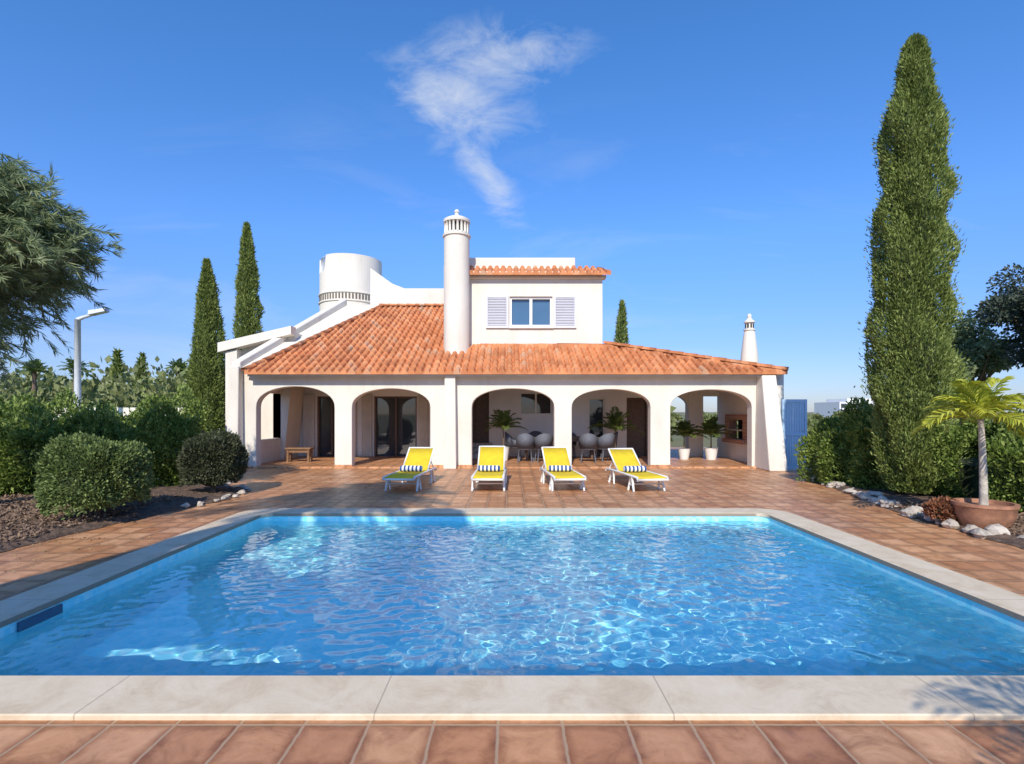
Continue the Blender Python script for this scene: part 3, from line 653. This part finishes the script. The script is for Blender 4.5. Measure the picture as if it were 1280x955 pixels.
# feathery tree, left foreground
def feathery(x,y,seed):
    r0=np.random.default_rng(seed); tb=[([(x,y,-.05),(x-.1,y,1.5),(x,y,3.4),(x,y,5.0)],[.16,.13,.1,.03])]; P=[];A=[]
    for i in range(110):
        az=r0.uniform(0,6.28); z0=r0.uniform(3.3,4.9); hh=(z0-3.3)/1.6; L=r0.uniform(.85,1.12)*(.85+1.2*math.sin(math.pi*min(1,.12+hh*.75))); el=r0.uniform(.3,1.0)
        d=np.array([math.cos(az),math.sin(az),0]); b=np.array([x,y,z0]); pts=[];rd=[]
        for t in np.linspace(0,1,6):
            p=b+d*L*math.cos(el)*t+np.array([0,0,math.sin(el)*L*t-.42*L*t*t]); pts.append(tuple(p)); rd.append(.02*(1-t)+.004)
        tb.append((pts,rd))
        for k in range(28):
            t=r0.uniform(.3,1.02); p=b+d*L*math.cos(el)*t+np.array([0,0,math.sin(el)*L*t-.42*L*t*t])+r0.normal(0,.12,3)
            ax=d*.8+r0.normal(0,.5,3)+np.array([0,0,-.3]); ax/=np.linalg.norm(ax)
            m=34; s=r0.uniform(0,.3,m)
            P.append(p+ax*s[:,None]); A.append(ax+r0.normal(0,.42,(m,3))+np.array([0,0,-.1]))
    for i in range(22):   # short hanging lower twigs close to the trunk
        az=r0.uniform(0,6.28); z0=r0.uniform(2.3,3.3); d=np.array([math.cos(az),math.sin(az),0]); L=r0.uniform(.6,1.15)*(.6+.4*(z0-2.3)); b=np.array([x,y,z0])
        tb.append(([tuple(b),tuple(b+d*L*.6+np.array([0,0,.1])),tuple(b+d*L)],[.02,.012,.004]))
        for k in range(16):
            p=b+d*L*r0.uniform(.3,1.05)+r0.normal(0,.1,3); ax=d*.6+r0.normal(0,.5,3)+np.array([0,0,-.4]); m=30; s=r0.uniform(0,.28,m)
            P.append(p+ax*s[:,None]); A.append(ax+r0.normal(0,.4,(m,3)))
    P=np.concatenate(P);A=np.concatenate(A)
    lv=leaves('needles',P,A,.17*r0.uniform(.6,1.3,len(P)),.0085,M['needle'])
    group('feathery_tree',[lv,tubes('trunk_and_limbs',tb,M['bark'],8)],(x,y,0))
feathery(-8.55,8.0,61)
roundtree('oak_tree',16.8,15,2.2,4.6,2.3,2.3,46000,.12,M['dark'],71)
roundtree('olive_tree',15.8,18.5,1.5,3.6,1.4,1.3,14000,.13,M['needle'],72)

# ---------------------------------------------------------------- beds + stones
def bed(name,poly,seed=1):
    r=random.Random(seed); bm=bmesh.new(); vs=[bm.verts.new((p[0],p[1],.006)) for p in poly]; f=bm.faces.new(vs)
    bmesh.ops.triangulate(bm,faces=[f]) 
    for _ in range(6): 
        bmesh.ops.subdivide_edges(bm,edges=[e for e in bm.edges if e.calc_length()>.2],cuts=1,use_grid_fill=False)
        bmesh.ops.triangulate(bm,faces=bm.faces[:])
    bd={v for e in bm.edges if e.is_boundary for v in e.verts}
    for v in bm.verts:
        if v not in bd: v.co.z=.04+r.random()*.05
        else: v.co.x+=r.uniform(-.04,.04); v.co.y+=r.uniform(-.04,.04)
    bmesh.ops.recalc_face_normals(bm,faces=bm.faces[:])
    me=bpy.data.meshes.new(name); bm.to_mesh(me); bm.free(); me.materials.append(M['soil'])
    for p in me.polygons: p.use_smooth=True
    o=bpy.data.objects.new(name,me); S.collection.objects.link(o); return o
LB=[(-5.85,2),(-5.75,6.5),(-5.45,8.5),(-5.1,9.6),(-5.25,10.6),(-6.3,11.6),(-7.6,12.8),(-8.9,14.2),(-14,16),(-16,2)]
RB=[(6.0,4.5),(6.0,6.4),(6.05,7.6),(6.3,9.0),(6.7,10.8),(7.1,12.6),(7.9,13.9),(14,15),(16,4.5)]
bed('planting_bed',LB); bed('planting_bed',RB[::-1])
def chips(name,x0,x1,y0,y1,n,seed):
    r0=np.random.default_rng(seed); P=np.column_stack([r0.uniform(x0,x1,n),r0.uniform(y0,y1,n),np.full(n,.085)]); A=r0.normal(size=(n,3)); A[:,2]*=.35
    return leaves(name,P,A,.07*r0.uniform(.4,1.4,n),.014,simple('bark_chip',(.2,.13,.085),.9,.5,20))
chips('bark_mulch',-9.5,-5.85,5,9.6,14000,3); chips('bark_mulch',6.25,9,5,9,8000,4)
def litter(name,n,seed):
    r0=np.random.default_rng(seed); x=r0.uniform(-5.7,6,n); y=r0.uniform(8.75,14.5,n)
    side=r0.random(n)<.5; x=np.where(side,-5.75+np.abs(r0.normal(0,.5,n)),x); y=np.where(side,r0.uniform(4,10,n),y)
    x=np.where((x>-4.35)&(y<8.7),-5.2,x)
    P=np.column_stack([x,y,np.full(n,.006)]); A=r0.normal(size=(n,3)); A[:,2]=.12
    return leaves(name,P,A,.035*r0.uniform(.5,1.4,n),.008,simple('dry_leaf',(.25,.17,.08),.9,.5,20))
litter('fallen_leaves',380,9)
def stones(name,path,n,smin,smax,jit,seed):
    r=random.Random(seed); bm=bmesh.new(); L=[]
    for i in range(len(path)-1): L.append((Vector(path[i]),Vector(path[i+1])))
    tot=sum((b-a).length for a,b in L)
    for i in range(n):
        s=r.uniform(0,tot)
        for a,b in L:
            l=(b-a).length
            if s<=l: p=a+(b-a)*(s/l); break
            s-=l
        sz=r.uniform(smin,smax); g=bmesh.ops.create_icosphere(bm,subdivisions=2,radius=1)
        k=(sz*r.uniform(.8,1.4),sz*r.uniform(.7,1.1),sz*r.uniform(.5,.8)); rz=r.uniform(0,3.1); px=p.x+r.gauss(0,jit); py=p.y+r.gauss(0,jit)
        ph=[r.uniform(0,6) for _ in range(3)]
        for v in g['verts']:
            c=v.co; d=1+.2*math.sin(c.x*3+ph[0])+.18*math.sin(c.y*4+ph[1])+.16*math.sin(c.z*5+ph[2])+r.uniform(-.05,.05); c=c*d
            x,y,z=c.x*k[0],c.y*k[1],c.z*k[2]
            v.co=(px+x*math.cos(rz)-y*math.sin(rz),py+x*math.sin(rz)+y*math.cos(rz),.02+k[2]*.5+z)
    me=bpy.data.meshes.new(name); bm.to_mesh(me); bm.free(); me.materials.append(M['stone'])
    o=bpy.data.objects.new(name,me); S.collection.objects.link(o); return o
stones('edging_stones',[(x+.12,y) for x,y in RB[1:7]],85,.03,.12,.09,5)
stones('edging_stones',[(x-.05,y) for x,y in LB[2:6]],26,.03,.06,.07,6)
stones('edging_stones',[(6.2,6.3),(6.6,6.7)],5,.1,.17,.1,8)
# ---------------------------------------------------------------- street furniture etc
lp=tubes('pole',[([(-18,22,0),(-18,22,2.5),(-18,22,5.45)],[.14,.12,.11]),([(-18,22,5.45),(-17.75,22,5.55),(-17.3,22,5.68)],[.09,.07,.06])],M['metal'],12)
lh=hexa('lamp_head',[(-17.45,21.82,5.62),(-16.75,21.85,5.78),(-16.75,22.15,5.78),(-17.45,22.18,5.62)],[(-17.47,21.86,5.82),(-16.78,21.9,5.93),(-16.78,22.1,5.93),(-17.47,22.14,5.82)],M['metal'],.02)
group('street_lamp',[lp,lh],(-18,22,0))
box('garden_wall',-24,-9.3,24,24.2,-.03,1.8,M['plaster'],.01)
A=[box('block',75,86,120,130,-.03,3.9,M['white']),box('penthouse',78,86,122,130,3.9,4.7,M['white'])]
for k in range(2):
    for i in range(7): A.append(box('balcony_opening',75.3+i*1.55,76.5+i*1.55,119.93,119.98,1.1+k*1.4,2.1+k*1.4,M['glass']))
    A.append(box('balcony_slab',74.9,86.1,119.2,120,.75+k*1.4,.95+k*1.4,M['white']))
group('apartment_building',A,(80,120,0))
# dining set
def chair(x,y,rot):
    O=[lathe('seat',[(.2,.38),(.26,.4),(.27,.45),(.24,.47)],(0,0,0),M['wicker'],20)]
    V=[];F=[];n=20
    for i in range(n+1):
        a=math.radians(-20+220*i/n); hgt=.66+.24*max(0,math.sin(a))
        for r,z in ((.27,.42),(.31,hgt),(.27,hgt),(.24,.44)): V.append((r*math.cos(a),r*math.sin(a),z))
    for i in range(n):
        for q in range(4): F.append((i*4+q,i*4+(q+1)%4,(i+1)*4+(q+1)%4,(i+1)*4+q))
    F+=[(0,1,2,3),tuple(n*4+q for q in range(4))]
    O.append(mkobj('curved_backrest',V,F,M['wicker'],True))
    O.append(tubes('legs',[([(sx*.18,sy*.18,.4),(sx*.22,sy*.22,0)],.018) for sx in (-1,1) for sy in (-1,1)],M['wicker'],8))
    e=bpy.data.objects.new('wicker_chair',None); S.collection.objects.link(e)
    for o in O:o.parent=e
    e.location=(x,y,.045); e.rotation_euler=(0,0,rot)
for x,y,r in ((.5,16.5,3.0),(1.05,16.5,3.3),(.9,18.0,0),(2.45,16.45,3.0),(3.0,16.6,3.5),(2.0,18.0,0),(.15,17.3,1.57),(3.3,17.6,-1.57)): chair(x,y,r)
T=[box('table_top',.4,2.9,16.8,17.7,.745,.79,M['darkwood'],.01),box('table_apron',.5,2.8,16.88,17.62,.66,.744,M['darkwood'])]
T+=[box('table_leg',x,x+.08,y,y+.08,.045,.66,M['darkwood']) for x in (.52,2.7) for y in (16.9,17.52)]
group('dining_table',T,(1.6,17.2,0))
B=[box('bench_top',-6.95,-6.15,16.3,16.65,.44,.49,M['wood'],.01)]+[box('bench_leg',x,x+.06,y,y+.06,.045,.44,M['wood']) for x in (-6.9,-6.26) for y in (16.33,16.56)]+[box('bench_rail',-6.84,-6.26,16.35,16.39,.34,.44,M['wood'])]
group('wooden_bench',B,(-6.5,16.5,0))

# ---------------------------------------------------------------- light, world, camera
sd=bpy.data.lights.new('sun','SUN'); sd.energy=4.8; sd.angle=math.radians(.5); sd.color=(1,.93,.81)
so=bpy.data.objects.new('sun',sd); S.collection.objects.link(so)
v=Vector((math.sin(SUN_AZ)*math.cos(SUN_EL),math.cos(SUN_AZ)*math.cos(SUN_EL),-math.sin(SUN_EL)))
so.rotation_euler=v.to_track_quat('-Z','Y').to_euler(); so.location=(-5,-20,20)
try:
    sd.cycles.is_caustics_light=True; wat.cycles.is_caustics_caster=True; basin.cycles.is_caustics_receiver=True
except Exception as ex: print('caustics',ex)
W=bpy.data.worlds.new('World'); S.world=W; W.use_nodes=True; nt=W.node_tree; h=NT(nt)
bg=nt.nodes['Background']; bg.inputs[1].default_value=.15
sky=h.n('ShaderNodeTexSky',sky_type='NISHITA'); sky.sun_disc=False; sky.sun_elevation=SUN_EL; sky.sun_rotation=math.pi+SUN_AZ
sky.air_density=1.0; sky.dust_density=.3; sky.ozone_density=2.5
g=h.n('ShaderNodeTexCoord').outputs['Generated']; sp=h.n('ShaderNodeSeparateXYZ'); h.put(sp.inputs[0],g)
grade=h.ramp(sp.outputs[2],[(0.0,(.3,.34,.5)),(.12,(.36,.42,.63)),(.3,(.46,.61,.87)),(.55,(.44,.67,.93))])
gain=h.n('ShaderNodeVectorMath',operation='SCALE'); gain.inputs['Scale'].default_value=1.65
tint=h.mix(1,sky.outputs[0],grade,'MULTIPLY'); h.put(gain.inputs[0],tint)
hs=h.n('ShaderNodeHueSaturation'); hs.inputs['Saturation'].default_value=1.05; h.put(hs.inputs['Color'],gain.outputs[0])
yy=h.m('MAXIMUM',sp.outputs[1],.08); u=h.m('DIVIDE',sp.outputs[0],yy); vv=h.m('DIVIDE',sp.outputs[2],yy)
uv=h.n('ShaderNodeCombineXYZ'); h.put(uv.inputs[0],u); h.put(uv.inputs[1],vv)
def ell(cu,cv,ru,rv,rot):
    c,s=math.cos(rot),math.sin(rot); du=h.m('SUBTRACT',u,cu); dv=h.m('SUBTRACT',vv,cv)
    a=h.m('DIVIDE',h.m('ADD',h.m('MULTIPLY',du,c),h.m('MULTIPLY',dv,s)),ru); b=h.m('DIVIDE',h.m('SUBTRACT',h.m('MULTIPLY',dv,c),h.m('MULTIPLY',du,s)),rv)
    return h.m('SUBTRACT',1,h.m('SQRT',h.m('ADD',h.m('MULTIPLY',a,a),h.m('MULTIPLY',b,b))))
mp=h.n('ShaderNodeMapping'); h.put(mp.inputs[0],uv.outputs[0]); mp.inputs['Rotation'].default_value=(0,0,.6); mp.inputs['Scale'].default_value=(1,1.8,1)
n1=h.noise(mp.outputs[0],7.5,11,.68,.5)
k=h.m('MAXIMUM',ell(-.10,.58,.19,.11,-.5),ell(-.03,.67,.2,.09,.1)); k=h.m('MAXIMUM',k,ell(-.045,.45,.16,.05,-1.0))
k=h.m('MAXIMUM',k,-.6)
f=h.m('ADD',h.m('MULTIPLY',h.m('SUBTRACT',n1,.52),2.3),h.m('MULTIPLY',k,.72))
f=h.m('MULTIPLY',f,.95,clamp=True); f=h.m('MULTIPLY',f,h.m('MULTIPLY',h.m('ADD',k,.2),1.3,clamp=True)); f=h.m('MULTIPLY',f,.78)
mp2=h.n('ShaderNodeMapping'); h.put(mp2.inputs[0],uv.outputs[0]); mp2.inputs['Rotation'].default_value=(0,0,.3); mp2.inputs['Scale'].default_value=(.8,3,1)
wsp=h.m('MULTIPLY',h.m('SUBTRACT',h.noise(mp2.outputs[0],2.2,8,.6,.8),.53),1.6,clamp=True)
low=h.m('MULTIPLY',h.m('SUBTRACT',.62,vv),2.0,clamp=True); wsp=h.m('MULTIPLY',wsp,low)
ft=h.m('MAXIMUM',f,wsp); ft=h.m('MULTIPLY',ft,h.m('GREATER_THAN',sp.outputs[1],.1))
h.put(bg.inputs[0],h.mix(ft,hs.outputs[0],(5.2,5.5,5.9,1)))
cd=bpy.data.cameras.new('camera'); co=bpy.data.objects.new('camera',cd); S.collection.objects.link(co)
cd.sensor_width=36; cd.lens=660/1280*36; cd.shift_x=3/1280; cd.shift_y=37.5/1280; cd.clip_end=6000; cd.clip_start=.05
co.location=(0,0,1.6); co.rotation_euler=(math.pi/2,0,0); S.camera=co
